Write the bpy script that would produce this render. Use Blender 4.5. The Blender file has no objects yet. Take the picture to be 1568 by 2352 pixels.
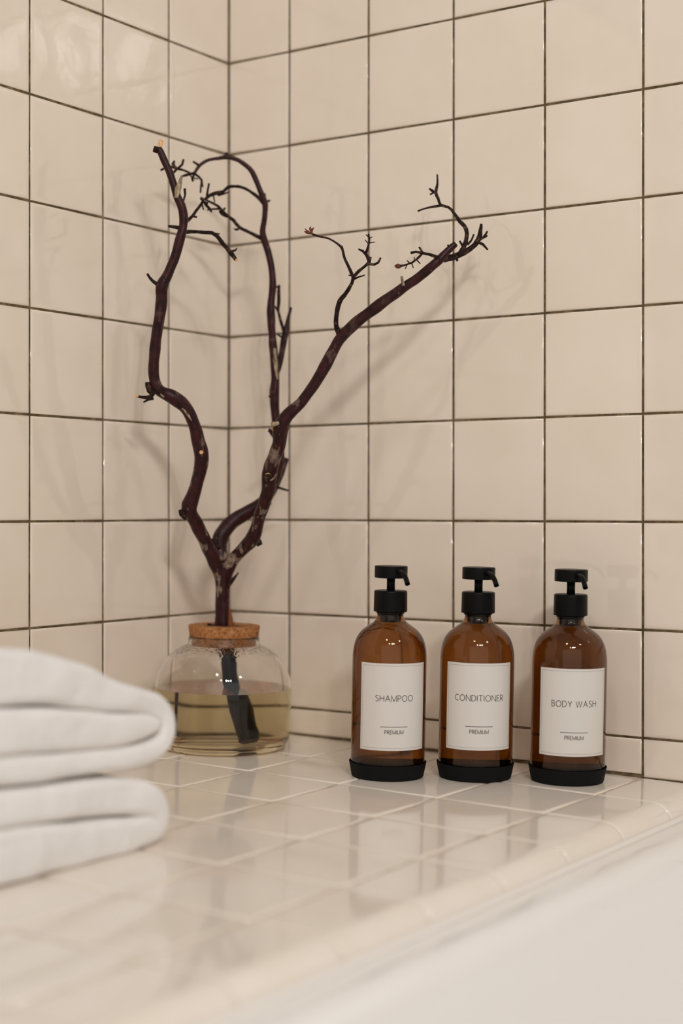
import bpy, bmesh, math, random
from mathutils import Vector, Matrix, noise

D = bpy.data
scene = bpy.context.scene
COL = scene.collection
random.seed(7)

# ------------------------------------------------------------------ camera
FPX = 3577.4
cam_d = D.cameras.new('camera')
cam = D.objects.new('camera', cam_d)
COL.objects.link(cam)
cam_d.sensor_fit = 'VERTICAL'
cam_d.sensor_height = 36.0
cam_d.lens = FPX / 2352 * 36.0
cam_d.clip_start = 0.02
cam.location = (1.14533, -1.47315, 0.25841)
cam.rotation_euler = (Matrix.Rotation(0.588617, 4, 'Z') @ Matrix.Rotation(math.pi / 2 - 0.0015624, 4, 'X')
                      @ Matrix.Rotation(0.00039, 4, 'Z')).to_euler()
cam_d.dof.use_dof = True
cam_d.dof.focus_distance = 1.57
cam_d.dof.aperture_fstop = 2.6
scene.camera = cam

# ------------------------------------------------------------------ light
world = D.worlds.new('world')
scene.world = world
world.use_nodes = True
bg = world.node_tree.nodes['Background']
bg.inputs['Color'].default_value = (1.0, 0.96, 0.925, 1)
bg.inputs['Strength'].default_value = 0.32

LIGHT_AT = Vector((1.79, -1.63, 1.49))
TARGET = Vector((0.25, -0.1, 0.2))
ldir = (TARGET - LIGHT_AT).normalized()
lside = ldir.cross(Vector((0, 0, 1))).normalized()
for k in (-1, 0, 1):
    ld = D.lights.new('vanity_lamp', 'AREA')
    ld.shape = 'RECTANGLE'
    ld.size = 0.075
    ld.size_y = 0.14
    ld.energy = 8.0 * (0.75, 1.5, 0.75)[k + 1]
    ld.color = (1.0, 0.965, 0.93)
    lo = D.objects.new('vanity_lamp', ld)
    COL.objects.link(lo)
    lo.location = LIGHT_AT + lside * 0.16 * k
    lo.rotation_euler = ldir.to_track_quat('-Z', 'Y').to_euler()

# ceiling downlights further back in the room
for x, y, z in ((0.95, -1.95, 2.25), (2.5, -0.85, 2.1), (2.0, -2.9, 2.3)):
    ld = D.lights.new('ceiling_light', 'AREA')
    ld.shape = 'DISK'
    ld.size = 0.24
    ld.energy = 5.5
    ld.color = (1.0, 0.965, 0.93)
    lo = D.objects.new('ceiling_light', ld)
    COL.objects.link(lo)
    lo.location = (x, y, z)
    lo.rotation_euler = (Vector((0.3, -0.3, 0.1)) - lo.location).to_track_quat('-Z', 'Y').to_euler()

# large soft fill added behind and beside the camera to even out the walls
ld = D.lights.new('fill_light', 'AREA')
ld.shape = 'RECTANGLE'
ld.size = 5.2
ld.size_y = 3.2
ld.energy = 28.0
ld.color = (1.0, 0.965, 0.93)
lo = D.objects.new('fill_light', ld)
COL.objects.link(lo)
lo.location = (2.95, -3.9, 1.0)
lo.rotation_euler = (Vector((0.25, -0.1, 0.3)) - lo.location).to_track_quat('-Z', 'Y').to_euler()

vs = scene.view_settings
vs.view_transform = 'Standard'
vs.look = 'None'
vs.gamma = 1.0
vs.use_curve_mapping = False
vs.exposure = -0.25
try:
    scene.cycles.use_denoising = True
    scene.cycles.denoiser = 'OPENIMAGEDENOISE'
    scene.cycles.max_bounces = 28
    scene.cycles.transmission_bounces = 26
    scene.cycles.glossy_bounces = 8
    scene.cycles.diffuse_bounces = 12
    scene.cycles.blur_glossy = 0.0
    scene.cycles.sample_clamp_indirect = 8.0
except Exception:
    pass

# ------------------------------------------------------------------ materials
def srgb(r, g, b):
    f = lambda c: (c / 12.92 if c <= 0.04045 else ((c + 0.055) / 1.055) ** 2.4)
    return (f(r / 255), f(g / 255), f(b / 255), 1)


def mat(name, color, rough=0.5, spec=0.5, **kw):
    m = D.materials.new(name)
    m.use_nodes = True
    b = m.node_tree.nodes['Principled BSDF']
    b.inputs['Base Color'].default_value = color
    b.inputs['Roughness'].default_value = rough
    b.inputs['Specular IOR Level'].default_value = spec
    for k, v in kw.items():
        b.inputs[k.replace('_', ' ')].default_value = v
    return m


class NT:
    """little node helper"""
    def __init__(s, m):
        s.m = m
        s.t = m.node_tree
        s.b = s.t.nodes['Principled BSDF']

    def new(s, typ, **kw):
        n = s.t.nodes.new(typ)
        for k, v in kw.items():
            if k in n.inputs.keys():
                n.inputs[k].default_value = v
            else:
                setattr(n, k, v)
        return n

    def link(s, a, b):
        s.t.links.new(a, b)

    def noise(s, scale, detail=2, rough=0.5, coord='Object', vec=None, stretch=None):
        n = s.new('ShaderNodeTexNoise', Scale=scale, Detail=detail, Roughness=rough)
        if vec is None:
            if coord == 'Position':
                vec = s.new('ShaderNodeNewGeometry').outputs['Position']
            else:
                vec = s.new('ShaderNodeTexCoord').outputs[coord]
        if stretch:
            mp = s.new('ShaderNodeMapping')
            mp.inputs['Scale'].default_value = stretch
            s.link(vec, mp.inputs['Vector'])
            vec = mp.outputs['Vector']
        s.link(vec, n.inputs['Vector'])
        return n.outputs['Fac']

    def ramp(s, fac, stops):
        r = s.new('ShaderNodeValToRGB')
        e = r.color_ramp.elements
        while len(e) < len(stops):
            e.new(0.5)
        for el, (p, c) in zip(e, stops):
            el.position = p
            el.color = c
        s.link(fac, r.inputs['Fac'])
        return r.outputs['Color']

    def mix(s, fac, a, b):
        n = s.new('ShaderNodeMix', data_type='RGBA')
        if isinstance(fac, float):
            n.inputs[0].default_value = fac
        else:
            s.link(fac, n.inputs[0])
        for v, i in ((a, 6), (b, 7)):
            if isinstance(v, tuple):
                n.inputs[i].default_value = v
            else:
                s.link(v, n.inputs[i])
        return n.outputs[2]

    def bump(s, h, strength, dist, prev=None):
        n = s.new('ShaderNodeBump', Strength=strength, Distance=dist)
        s.link(h, n.inputs['Height'])
        if prev:
            s.link(prev, n.inputs['Normal'])
        return n.outputs['Normal']


W = (1, 1, 1, 1)
K = (0, 0, 0, 1)


def tile_material(name, c1, c2, rough, specks=True, wav=1.0):
    m = mat(name, c1, rough, 0.5, IOR=1.6)
    t = NT(m)
    info = t.new('ShaderNodeObjectInfo').outputs['Random']
    base = t.mix(info, c1, c2)
    mott = t.ramp(t.noise(9, 3, 0.6, 'Position'), [(0.35, (0.96, 0.95, 0.93, 1)), (0.65, W)])
    mm = t.new('ShaderNodeMix', data_type='RGBA', blend_type='MULTIPLY')
    mm.inputs[0].default_value = 1.0
    t.link(base, mm.inputs[6])
    t.link(mott, mm.inputs[7])
    col = mm.outputs[2]
    if specks:
        v = t.new('ShaderNodeTexVoronoi', Scale=16.0)
        t.link(t.new('ShaderNodeNewGeometry').outputs['Position'], v.inputs['Vector'])
        dots = t.ramp(v.outputs['Distance'], [(0.022, W), (0.034, K)])
        gate = t.ramp(t.noise(7.3, 1, 0.5, 'Position'), [(0.6, K), (0.64, W)])
        mul = t.new('ShaderNodeMath', operation='MULTIPLY')
        t.link(dots, mul.inputs[0])
        t.link(gate, mul.inputs[1])
        mul2 = t.new('ShaderNodeMath', operation='MULTIPLY')
        mul2.inputs[1].default_value = 0.6
        t.link(mul.outputs[0], mul2.inputs[0])
        col = t.mix(mul2.outputs[0], col, srgb(150, 105, 60))
    t.link(col, t.b.inputs['Base Color'])
    n1 = t.bump(t.noise(14, 1, 0.4, 'Position'), 0.5, 0.0016 * wav)
    n2 = t.bump(t.noise(85, 2, 0.5, 'Position'), 0.35, 0.00022 * min(1, wav * 3), n1)
    t.link(n2, t.b.inputs['Normal'])
    return m


M_WALL_TILE = tile_material('glazed_wall_tile', (0.785, 0.69, 0.585, 1), (0.81, 0.715, 0.61, 1), 0.04)
M_DECK_TILE = tile_material('glazed_ledge_tile', (0.805, 0.73, 0.645, 1), (0.82, 0.75, 0.67, 1), 0.08, False, 0.07)

M_GROUT = mat('dark_grout', srgb(88, 74, 54), 0.9, 0.2)
t = NT(M_GROUT)
t.link(t.ramp(t.noise(60, 4, 0.7, 'Position'), [(0.3, srgb(62, 50, 34)), (0.5, srgb(96, 80, 56)), (0.72, srgb(138, 120, 90))]), t.b.inputs['Base Color'])
t.link(t.bump(t.noise(900, 3, 0.6, 'Position'), 0.5, 0.0004), t.b.inputs['Normal'])

M_GROUT_L = mat('pale_grout', srgb(206, 190, 168), 0.8, 0.2)
t = NT(M_GROUT_L)
t.link(t.ramp(t.noise(35, 4, 0.65, 'Position'), [(0.34, srgb(150, 128, 100)), (0.47, srgb(200, 182, 156)), (0.7, srgb(222, 208, 188))]), t.b.inputs['Base Color'])

M_TUB = mat('white_enamel', srgb(236, 233, 229), 0.04, 0.5, IOR=1.6)
t = NT(M_TUB)
t.link(t.bump(t.noise(60, 2, 0.5, 'Position'), 0.2, 0.0002), t.b.inputs['Normal'])
M_CAULK = mat('white_caulk', srgb(232, 226, 218), 0.4)

M_TOWEL = mat('white_terry', (0.885, 0.858, 0.835, 1), 0.95, 0.1)
t = NT(M_TOWEL)
n1 = t.bump(t.noise(1500, 2, 0.6), 0.7, 0.0012)
n2 = t.bump(t.noise(55, 3, 0.5), 0.6, 0.004, n1)
t.link(n2, t.b.inputs['Normal'])

M_BLACK = mat('matte_black_metal', srgb(11, 11, 11), 0.38, 0.12)
t = NT(M_BLACK)
t.link(t.bump(t.noise(2500, 2, 0.6), 0.12, 0.0003), t.b.inputs['Normal'])
M_SILICONE = mat('black_silicone', srgb(15, 15, 15), 0.75, 0.12)
t = NT(M_SILICONE)
t.link(t.ramp(t.noise(1800, 2, 0.6), [(0.3, srgb(11, 11, 11)), (0.7, srgb(24, 24, 25))]), t.b.inputs['Base Color'])

M_LABEL = mat('white_label_vinyl', srgb(212, 207, 201), 0.45, 0.3)
M_INK = mat('brown_black_ink', srgb(48, 30, 30), 0.6, 0.2)
M_INK_FINE = mat('grey_ink', srgb(120, 108, 104), 0.6, 0.2)


def absorb(m, color, density):
    v = m.node_tree.nodes.new('ShaderNodeVolumeAbsorption')
    v.inputs['Color'].default_value = color
    v.inputs['Density'].default_value = density
    m.node_tree.links.new(v.outputs[0], m.node_tree.nodes['Material Output'].inputs['Volume'])


M_GLASS = mat('clear_glass', W, 0.0, 0.5, Transmission_Weight=1.0, IOR=1.43)
M_GLASS.node_tree.nodes['Principled BSDF'].inputs['Base Color'].default_value = (1.0, 0.998, 0.99, 1)
# beads of condensation under the stopper, fading out down the dome
t = NT(M_GLASS)
vor = t.new('ShaderNodeTexVoronoi', Scale=420.0, feature='SMOOTH_F1')
tc = t.new('ShaderNodeTexCoord')
t.link(tc.outputs['Object'], vor.inputs['Vector'])
sep = t.new('ShaderNodeSeparateXYZ')
t.link(tc.outputs['Object'], sep.inputs[0])
mr = t.new('ShaderNodeMapRange')
mr.inputs['From Min'].default_value = 0.099
mr.inputs['From Max'].default_value = 0.108
t.link(sep.outputs['Z'], mr.inputs['Value'])
mr2 = t.new('ShaderNodeMapRange')
mr2.inputs['From Min'].default_value = 0.113
mr2.inputs['From Max'].default_value = 0.111
t.link(sep.outputs['Z'], mr2.inputs['Value'])
mu = t.new('ShaderNodeMath', operation='MULTIPLY')
t.link(mr.outputs[0], mu.inputs[0])
t.link(mr2.outputs[0], mu.inputs[1])
bn = t.new('ShaderNodeBump', Distance=0.0005)
t.link(vor.outputs['Distance'], bn.inputs['Height'])
t.link(mu.outputs[0], bn.inputs['Strength'])
t.link(bn.outputs['Normal'], t.b.inputs['Normal'])

M_WATER = mat('yellowed_water', (1, 1, 1, 1), 0.0, 0.5, Transmission_Weight=1.0, IOR=1.33)
absorb(M_WATER, (0.92, 0.76, 0.1, 1), 4.0)
M_WATERSIDE = mat('water_against_glass', W, 0.0, 0.5, Transmission_Weight=1.0, IOR=1.33 / 1.43)
absorb(M_WATERSIDE, (0.92, 0.76, 0.1, 1), 4.0)
M_AMBER = mat('amber_glass', (1, 1, 1, 1), 0.01, 0.5, Transmission_Weight=1.0, IOR=1.43)
absorb(M_AMBER, (0.69, 0.44, 0.03, 1), 560.0)
M_LIQUID = mat('clear_soap', (1.0, 0.96, 0.85, 1), 0.06, 0.5, Transmission_Weight=1.0, IOR=1.36)
absorb(M_LIQUID, (0.84, 0.6, 0.02, 1), 10.0)

M_CORK = mat('cork', srgb(176, 124, 76), 0.85, 0.2)
t = NT(M_CORK)
c = t.ramp(t.noise(260, 4, 0.7), [(0.3, srgb(98, 58, 32)), (0.46, srgb(160, 106, 62)), (0.62, srgb(182, 130, 82)), (0.8, srgb(212, 170, 120))])
t.link(c, t.b.inputs['Base Color'])
t.link(t.bump(t.noise(300, 4, 0.7), 0.6, 0.0012), t.b.inputs['Normal'])

M_BARK = mat('dark_red_bark', srgb(40, 20, 20), 0.4, 0.2)
t = NT(M_BARK)
g = t.noise(40, 3, 0.6)
bark = t.ramp(t.noise(120, 4, 0.55), [(0.3, srgb(30, 12, 13)), (0.5, srgb(46, 18, 19)), (0.72, srgb(62, 24, 25))])
patch = t.ramp(t.noise(62, 4, 0.6, stretch=(1, 1, 0.45)), [(0.575, K), (0.60, W)])
peel = t.ramp(t.noise(230, 4, 0.6), [(0.35, srgb(84, 66, 56)), (0.65, srgb(146, 126, 110))])
sx = t.new('ShaderNodeSeparateXYZ')
t.link(t.new('ShaderNodeNewGeometry').outputs['Position'], sx.inputs[0])
r1 = t.new('ShaderNodeMapRange')
r1.inputs['From Min'].default_value = 0.50
r1.inputs['From Max'].default_value = 0.20
t.link(sx.outputs['Z'], r1.inputs['Value'])
r1.inputs['To Min'].default_value = 0.0
# wet and black where it stands in the jar
wet = t.ramp(sx.outputs['Z'], [(0.118, W), (0.126, K)])
pm = t.new('ShaderNodeMath', operation='MULTIPLY')
t.link(patch, pm.inputs[0])
t.link(r1.outputs[0], pm.inputs[1])
cc = t.mix(pm.outputs[0], bark, peel)
spk = t.ramp(t.noise(420, 1, 0.5, stretch=(1, 1, 0.5)), [(0.735, K), (0.76, W)])
cc = t.mix(spk, cc, srgb(120, 92, 80))
cc = t.mix(wet, cc, srgb(17, 15, 15))
t.link(cc, t.b.inputs['Base Color'])
t.link(t.bump(t.noise(260, 5, 0.6, stretch=(1, 1, 0.35)), 0.5, 0.0009), t.b.inputs['Normal'])

M_TWIG = mat('dry_twig_bark', srgb(38, 26, 22), 0.7, 0.12)
t = NT(M_TWIG)
t.link(t.ramp(t.noise(190, 4, 0.65), [(0.36, srgb(24, 16, 15)), (0.56, srgb(46, 30, 25)), (0.74, srgb(112, 88, 66))]), t.b.inputs['Base Color'])
t.link(t.bump(t.noise(700, 4, 0.6), 0.6, 0.0006), t.b.inputs['Normal'])
M_CUT = mat('fresh_cut_wood', srgb(222, 176, 124), 0.8, 0.2)
t = NT(M_CUT)
t.link(t.ramp(t.noise(500, 3, 0.6), [(0.35, srgb(196, 142, 92)), (0.65, srgb(236, 198, 150))]), t.b.inputs['Base Color'])
M_FLAKE = mat('peeling_grey_bark', srgb(140, 122, 100), 0.85, 0.2)
t = NT(M_FLAKE)
t.link(t.ramp(t.noise(350, 3, 0.6, stretch=(1, 1, 0.3)), [(0.35, srgb(96, 78, 60)), (0.65, srgb(182, 165, 138))]), t.b.inputs['Base Color'])
M_SHARD = mat('torn_orange_bark', srgb(122, 72, 42), 0.8, 0.2)
M_BUD = mat('rust_bud', srgb(104, 54, 38), 0.6, 0.3)
M_PLASTER = mat('room_floor_tile', srgb(190, 178, 160), 0.5)


# ------------------------------------------------------------------ object helpers
def obj(name, mesh_or_bm, material=None, parent=None, smooth=True):
    if isinstance(mesh_or_bm, bmesh.types.BMesh):
        me = D.meshes.new(name)
        bmesh.ops.recalc_face_normals(mesh_or_bm, faces=mesh_or_bm.faces[:])
        mesh_or_bm.to_mesh(me)
        mesh_or_bm.free()
    else:
        me = mesh_or_bm
    if smooth:
        for p in me.polygons:
            p.use_smooth = True
    o = D.objects.new(name, me)
    COL.objects.link(o)
    if material and not me.materials:
        me.materials.append(material)
    if parent:
        o.parent = parent
    return o


def empty(name, label, cat, matrix=None, group=None):
    o = D.objects.new(name, None)
    COL.objects.link(o)
    o.empty_display_size = 0.02
    if matrix is not None:
        o.matrix_world = matrix
    o['label'] = label
    o['category'] = cat
    if group:
        o['group'] = group
    return o


def pydata(verts, faces):
    me = D.meshes.new('m')
    me.from_pydata([tuple(v) for v in verts], [], faces)
    me.update()
    return me


SLOPE = 0.0210783                                # the ledge drains towards the tub
TILT = Matrix.Rotation(math.atan(SLOPE), 4, 'Y')
DECK_N = (TILT @ Vector((0, 0, 1))).normalized()


def on_deck(x, y, rz=0.0, h=0.0):
    """matrix of a thing standing on the sloping ledge at world x, y"""
    p = Vector((x, y, -SLOPE * x)) + DECK_N * h
    return Matrix.Translation(p) @ TILT @ Matrix.Rotation(rz, 4, 'Z')


def lathe(profile, n=64, close=False):
    """profile of (r, z); a radius of 0 makes a pole"""
    verts, faces, rings = [], [], []
    for r, z in profile:
        if r <= 1e-7:
            rings.append([len(verts)])
            verts.append((0, 0, z))
        else:
            s = len(verts)
            rings.append(list(range(s, s + n)))
            for i in range(n):
                a = 2 * math.pi * i / n
                verts.append((r * math.cos(a), r * math.sin(a), z))
    pairs = list(zip(rings[:-1], rings[1:]))
    if close:
        pairs.append((rings[-1], rings[0]))
    for A, B in pairs:
        for i in range(n):
            j = (i + 1) % n
            if len(A) == 1 and len(B) == 1:
                continue
            if len(A) == 1:
                faces.append((A[0], B[j], B[i]))
            elif len(B) == 1:
                faces.append((A[i], A[j], B[0]))
            else:
                faces.append((A[i], A[j], B[j], B[i]))
    bm = bmesh.new()
    me = pydata(verts, faces)
    bm.from_mesh(me)
    D.meshes.remove(me)
    return bm


def fillet(pts, r=0.0008, k=3):
    """round the corners of a profile so that smooth shading stays clean"""
    out = [pts[0]]
    for a, b, c in zip(pts[:-2], pts[1:-1], pts[2:]):
        A, B, Cc = Vector(a), Vector(b), Vector(c)
        u, v = (A - B), (Cc - B)
        lu, lv = u.length, v.length
        if lu < 1e-9 or lv < 1e-9:
            out.append(b)
            continue
        ang = u.angle(v)
        if ang > math.radians(165):
            out.append(b)
            continue
        d = min(r, lu * 0.45, lv * 0.45)
        p0, p1 = B + u / lu * d, B + v / lv * d
        for i in range(k + 1):
            s = i / k
            q = (1 - s) ** 2 * p0 + 2 * s * (1 - s) * B + s * s * p1
            out.append((q.x, q.y))
    out.append(pts[-1])
    return out


def catmull(pts, step):
    """resample (x,y,z,r) control points"""
    P = [Vector(p) for p in pts]
    P = [2 * P[0] - P[1]] + P + [2 * P[-1] - P[-2]]
    out = []
    for i in range(1, len(P) - 2):
        p0, p1, p2, p3 = P[i - 1], P[i], P[i + 1], P[i + 2]
        L = (p2.xyz - p1.xyz).length
        n = max(1, int(L / step))
        for k in range(n):
            s = k / n
            q = 0.5 * ((2 * p1) + (-p0 + p2) * s + (2 * p0 - 5 * p1 + 4 * p2 - p3) * s * s + (-p0 + 3 * p1 - 3 * p2 + p3) * s ** 3)
            q.w = max(q.w, min(p1.w, p2.w) * 0.85)
            out.append(q)
    out.append(P[-2])
    return out


def tube(bm, pts, step=0.004, n=12, rough=0.06, seed=0, flat_end=True, freq=120):
    Q = catmull(pts, step)
    rings = []
    prev = None
    for i, q in enumerate(Q):
        a = Q[max(i - 1, 0)].xyz
        b = Q[min(i + 1, len(Q) - 1)].xyz
        T = (b - a).normalized()
        if prev is None:
            u = T.orthogonal().normalized()
        else:
            u = (prev - T * prev.dot(T)).normalized()
        prev = u
        v = T.cross(u)
        ring = []
        for k in range(n):
            an = 2 * math.pi * k / n
            d = u * math.cos(an) + v * math.sin(an)
            f = noise.noise((q.xyz + d * q.w * 1.2) * freq + Vector((seed, 0, 0)))
            g = noise.noise(q.xyz * 45 + Vector((0, seed, 3)))
            r = q.w * (1 + rough * 1.3 * f + rough * 1.2 * g)
            ring.append(bm.verts.new(q.xyz + d * r))
        rings.append(ring)
    for A, B in zip(rings[:-1], rings[1:]):
        for k in range(n):
            bm.faces.new((A[k], A[(k + 1) % n], B[(k + 1) % n], B[k]))
    bm.faces.new(rings[0][::-1])
    bm.faces.new(rings[-1])
    return rings


# ------------------------------------------------------------------ the setting: two tiled walls
PH, PV = 0.1095, 0.10894                          # tile pitch along and up
W0R, W0L, ZK = 0.08839, 0.10998, 0.24614          # first column each side, height of one joint
JW = 0.0021


def tile_mesh(w, h, th=0.007, bev=0.0016):
    """glazed tile lying in xy, centred, face up at z = 0, edges rolled over"""
    steps = [(0, -th), (0, -0.0012), (bev * 0.25, -0.0005), (bev, -0.00012), (bev * 2.2, 0), (bev * 3.4, 0)]
    verts, faces = [], []
    for ins, z in steps:
        a, b = w / 2 - ins, h / 2 - ins
        verts += [(-a, -b, z), (a, -b, z), (a, b, z), (-a, b, z)]
    for s in range(len(steps) - 1):
        for k in range(4):
            j = (k + 1) % 4
            faces.append((4 * s + k, 4 * s + j, 4 * s + 4 + j, 4 * s + 4 + k))
    e = 4 * (len(steps) - 1)
    faces.append((e, e + 1, e + 2, e + 3))
    me = pydata(verts, faces)
    for p in me.polygons:
        p.use_smooth = True
    return me


tile_cache = {}


def get_tile(w, h, m):
    key = (round(w, 4), round(h, 4), m.name)
    if key not in tile_cache:
        me = tile_mesh(w, h)
        me.materials.append(m)
        tile_cache[key] = me
    return tile_cache[key]


def jitter(rng, deg):
    return Matrix.Rotation(math.radians(rng.uniform(-deg, deg)), 4, 'X') @ Matrix.Rotation(math.radians(rng.uniform(-deg, deg)), 4, 'Y')


def box(x0, x1, y0, y1, z0, z1):
    v = [(x, y, z) for z in (z0, z1) for y in (y0, y1) for x in (x0, x1)]
    f = [(0, 1, 3, 2), (4, 6, 7, 5), (0, 4, 5, 1), (2, 3, 7, 6), (0, 2, 6, 4), (1, 5, 7, 3)]
    return pydata(v, f)


zs = [-0.055, ZK - 2 * PV] + [ZK + k * PV for k in range(-1, 9)]
xs = [0.0] + [W0R + i * PH for i in range(0, 12)]
ys = [0.0] + [W0L + i * PH for i in range(0, 12)]
rng = random.Random(3)

wall_right = obj('wall_right', box(-0.02, 1.31, 0.0008, 0.03, -0.5, 1.13), M_GROUT, smooth=False)
wall_right['kind'] = 'structure'
wall_left = obj('wall_left', box(-0.03, -0.0008, -1.33, 0.0008, -0.5, 1.13), M_GROUT, smooth=False)
wall_left['kind'] = 'structure'

for i in range(len(xs) - 1):
    for k in range(len(zs) - 1):
        z0, z1 = zs[k], zs[k + 1]
        x0, x1 = xs[i], xs[i + 1]
        if k == 0:
            z0 = -SLOPE * min((x0 + x1) / 2, 0.53) + 0.0006 if x0 < 0.52 else -0.0125 if x0 < 0.6 else -0.0275
        w, h = x1 - x0 - JW, z1 - z0 - JW
        o = D.objects.new('tile', get_tile(w, h, M_WALL_TILE))
        COL.objects.link(o)
        o.parent = wall_right
        o.matrix_world = Matrix.Translation(((x0 + x1) / 2, rng.uniform(-0.0003, 0.0001), (z0 + z1) / 2)) @ Matrix.Rotation(math.pi / 2, 4, 'X') @ jitter(rng, 0.12)
for i in range(len(ys) - 1):
    for k in range(len(zs) - 1):
        z0, z1 = zs[k], zs[k + 1]
        y0, y1 = ys[i], ys[i + 1]
        if k == 0:
            z0 = 0.0008
        w, h = y1 - y0 - JW, z1 - z0 - JW
        o = D.objects.new('tile', get_tile(w, h, M_WALL_TILE))
        COL.objects.link(o)
        o.parent = wall_left
        o.matrix_world = Matrix.Translation((rng.uniform(-0.0001, 0.0003), -(y0 + y1) / 2, (z0 + z1) / 2)) @ Matrix.Rotation(math.pi / 2, 4, 'Z') @ Matrix.Rotation(math.pi / 2, 4, 'X') @ jitter(rng, 0.16)

floor = obj('floor', box(-0.03, 2.2, -2.2, 0.03, -0.52, -0.5), M_PLASTER, smooth=False)
floor['kind'] = 'structure'

# ------------------------------------------------------------------ tiled ledge
ledge = empty('tiled_ledge', 'cream glazed tile ledge with rounded front edge between the walls and the bathtub', 'ledge', TILT.copy())
lx = [0.0015, 0.0895, 0.199, 0.3085, 0.418, 0.5275]
ly = [0.0015, 0.11402] + [0.11402 + 0.10851 * k for k in range(1, 12)]
JD = 0.0019
rng = random.Random(11)
for i in range(len(lx) - 1):
    for k in range(len(ly) - 1):
        w = lx[i + 1] - lx[i] - JD
        h = ly[k + 1] - ly[k] - JD
        o = D.objects.new('tile', get_tile(w, h, M_DECK_TILE))
        COL.objects.link(o)
        o.parent = ledge
        o.matrix_local = Matrix.Translation(((lx[i] + lx[i + 1]) / 2, -(ly[k] + ly[k + 1]) / 2, 0)) @ jitter(rng, 0.08)


def bullnose_mesh(length):
    prof = [(0.0, -0.007), (0.0, -0.0012), (0.0004, -0.0005), (0.0016, -0.00012), (0.0035, 0.0), (0.0055, 0.0), (0.054, 0.0)]
    cx, rx, rz = 0.0545, 0.0210, 0.0190
    for s in range(0, 19):
        a = math.pi / 2 * s / 18
        prof.append((cx + rx * math.sin(a), -rz + rz * math.cos(a)))
    prof += [(cx + rx, -0.028), (cx + rx - 0.007, -0.028)]
    ends = [(0, 1.0), (0.0005, 0.35), (0.0016, 0.0), (0.0032, 0.0), (0.0050, 0.0)]
    cols = [(e, f) for e, f in ends] + [(length - e, f) for e, f in ends[::-1]]
    verts, faces = [], []
    m = len(prof)
    for y, f in cols:
        for (x, z) in prof:
            # pull the face in slightly at the tile's two ends
            verts.append((x - (0.0008 * f if x > 0.06 else 0), -y, z - 0.0008 * f))
    for c in range(len(cols) - 1):
        for j in range(m - 1):
            faces.append((c * m + j, c * m + j + 1, (c + 1) * m + j + 1, (c + 1) * m + j))
    faces.append(tuple(range(m)))
    faces.append(tuple(range((len(cols) - 1) * m, len(cols) * m))[::-1])
    me = pydata(verts, faces)
    bm = bmesh.new()
    bm.from_mesh(me)
    bmesh.ops.recalc_face_normals(bm, faces=bm.faces[:])
    bm.to_mesh(me)
    bm.free()
    for p in me.polygons:
        p.use_smooth = len(p.vertices) == 4
    me.materials.append(M_DECK_TILE)
    return me


bn = {}
for k in range(len(ly) - 1):
    L = round(ly[k + 1] - ly[k] - JD, 5)
    if L not in bn:
        bn[L] = bullnose_mesh(L)
    o = D.objects.new('edge_tile', bn[L])
    COL.objects.link(o)
    o.parent = ledge
    o.matrix_local = Matrix.Translation((0.5275 + JD / 2, -ly[k] - JD / 2, rng.uniform(-0.0001, 0.0001)))

bm = bmesh.new()
prof = [(0.0005, -0.03), (0.0005, -0.0009), (0.582, -0.0009)]
for s in range(1, 9):
    a = math.pi / 2 * s / 8
    prof.append((0.582 + 0.0195 * math.sin(a), -0.0009 - 0.0182 + 0.0182 * math.cos(a)))
prof += [(0.6015, -0.03)]
vv = [[bm.verts.new((x, y, z)) for x, z in prof] for y in (-0.0006, -ly[-1])]
for j in range(len(prof)):
    j2 = (j + 1) % len(prof)
    bm.faces.new((vv[0][j], vv[0][j2], vv[1][j2], vv[1][j]))
bm.faces.new(vv[0])
bm.faces.new(vv[1][::-1])
obj('grout_bed', bm, M_GROUT_L, ledge, smooth=False)
obj('wall_joint', pydata([(0.0, 0.0006, 0.0013), (0.5275, 0.0006, 0.0013), (0.5275, -0.0020, -0.0003), (0.0, -0.0020, -0.0003),
                          (0.0, 0.0006, -0.004), (0.5275, 0.0006, -0.004), (0.5275, -0.002, -0.004), (0.0, -0.002, -0.004)],
                         [(0, 1, 2, 3), (3, 2, 6, 7), (0, 3, 7, 4), (1, 5, 6, 2), (4, 7, 6, 5), (0, 4, 5, 1)]), M_GROUT, ledge, smooth=False)['label'] = 'dark brown grout line where the ledge meets the wall'
me = box(0.0012, 0.5985, -ly[-1], -0.0012, -0.4995, -0.0335)
me.transform(TILT.inverted())
obj('ledge_body', me, M_GROUT_L, ledge, smooth=False)

# ------------------------------------------------------------------ bathtub
tub = empty('bathtub', 'white enamel bathtub with a smooth rim below the ledge', 'bathtub', Matrix.Translation((0, 0, 0)))


def rrect(x0, x1, y0, y1, r, z, n=10):
    pts = []
    for cx, cy, a0 in ((x1 - r, y1 - r, 0), (x0 + r, y1 - r, 90), (x0 + r, y0 + r, 180), (x1 - r, y0 + r, 270)):
        for i in range(n + 1):
            a = math.radians(a0 + 90 * i / n)
            pts.append((cx + r * math.cos(a), cy + r * math.sin(a), z))
    return pts


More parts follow.
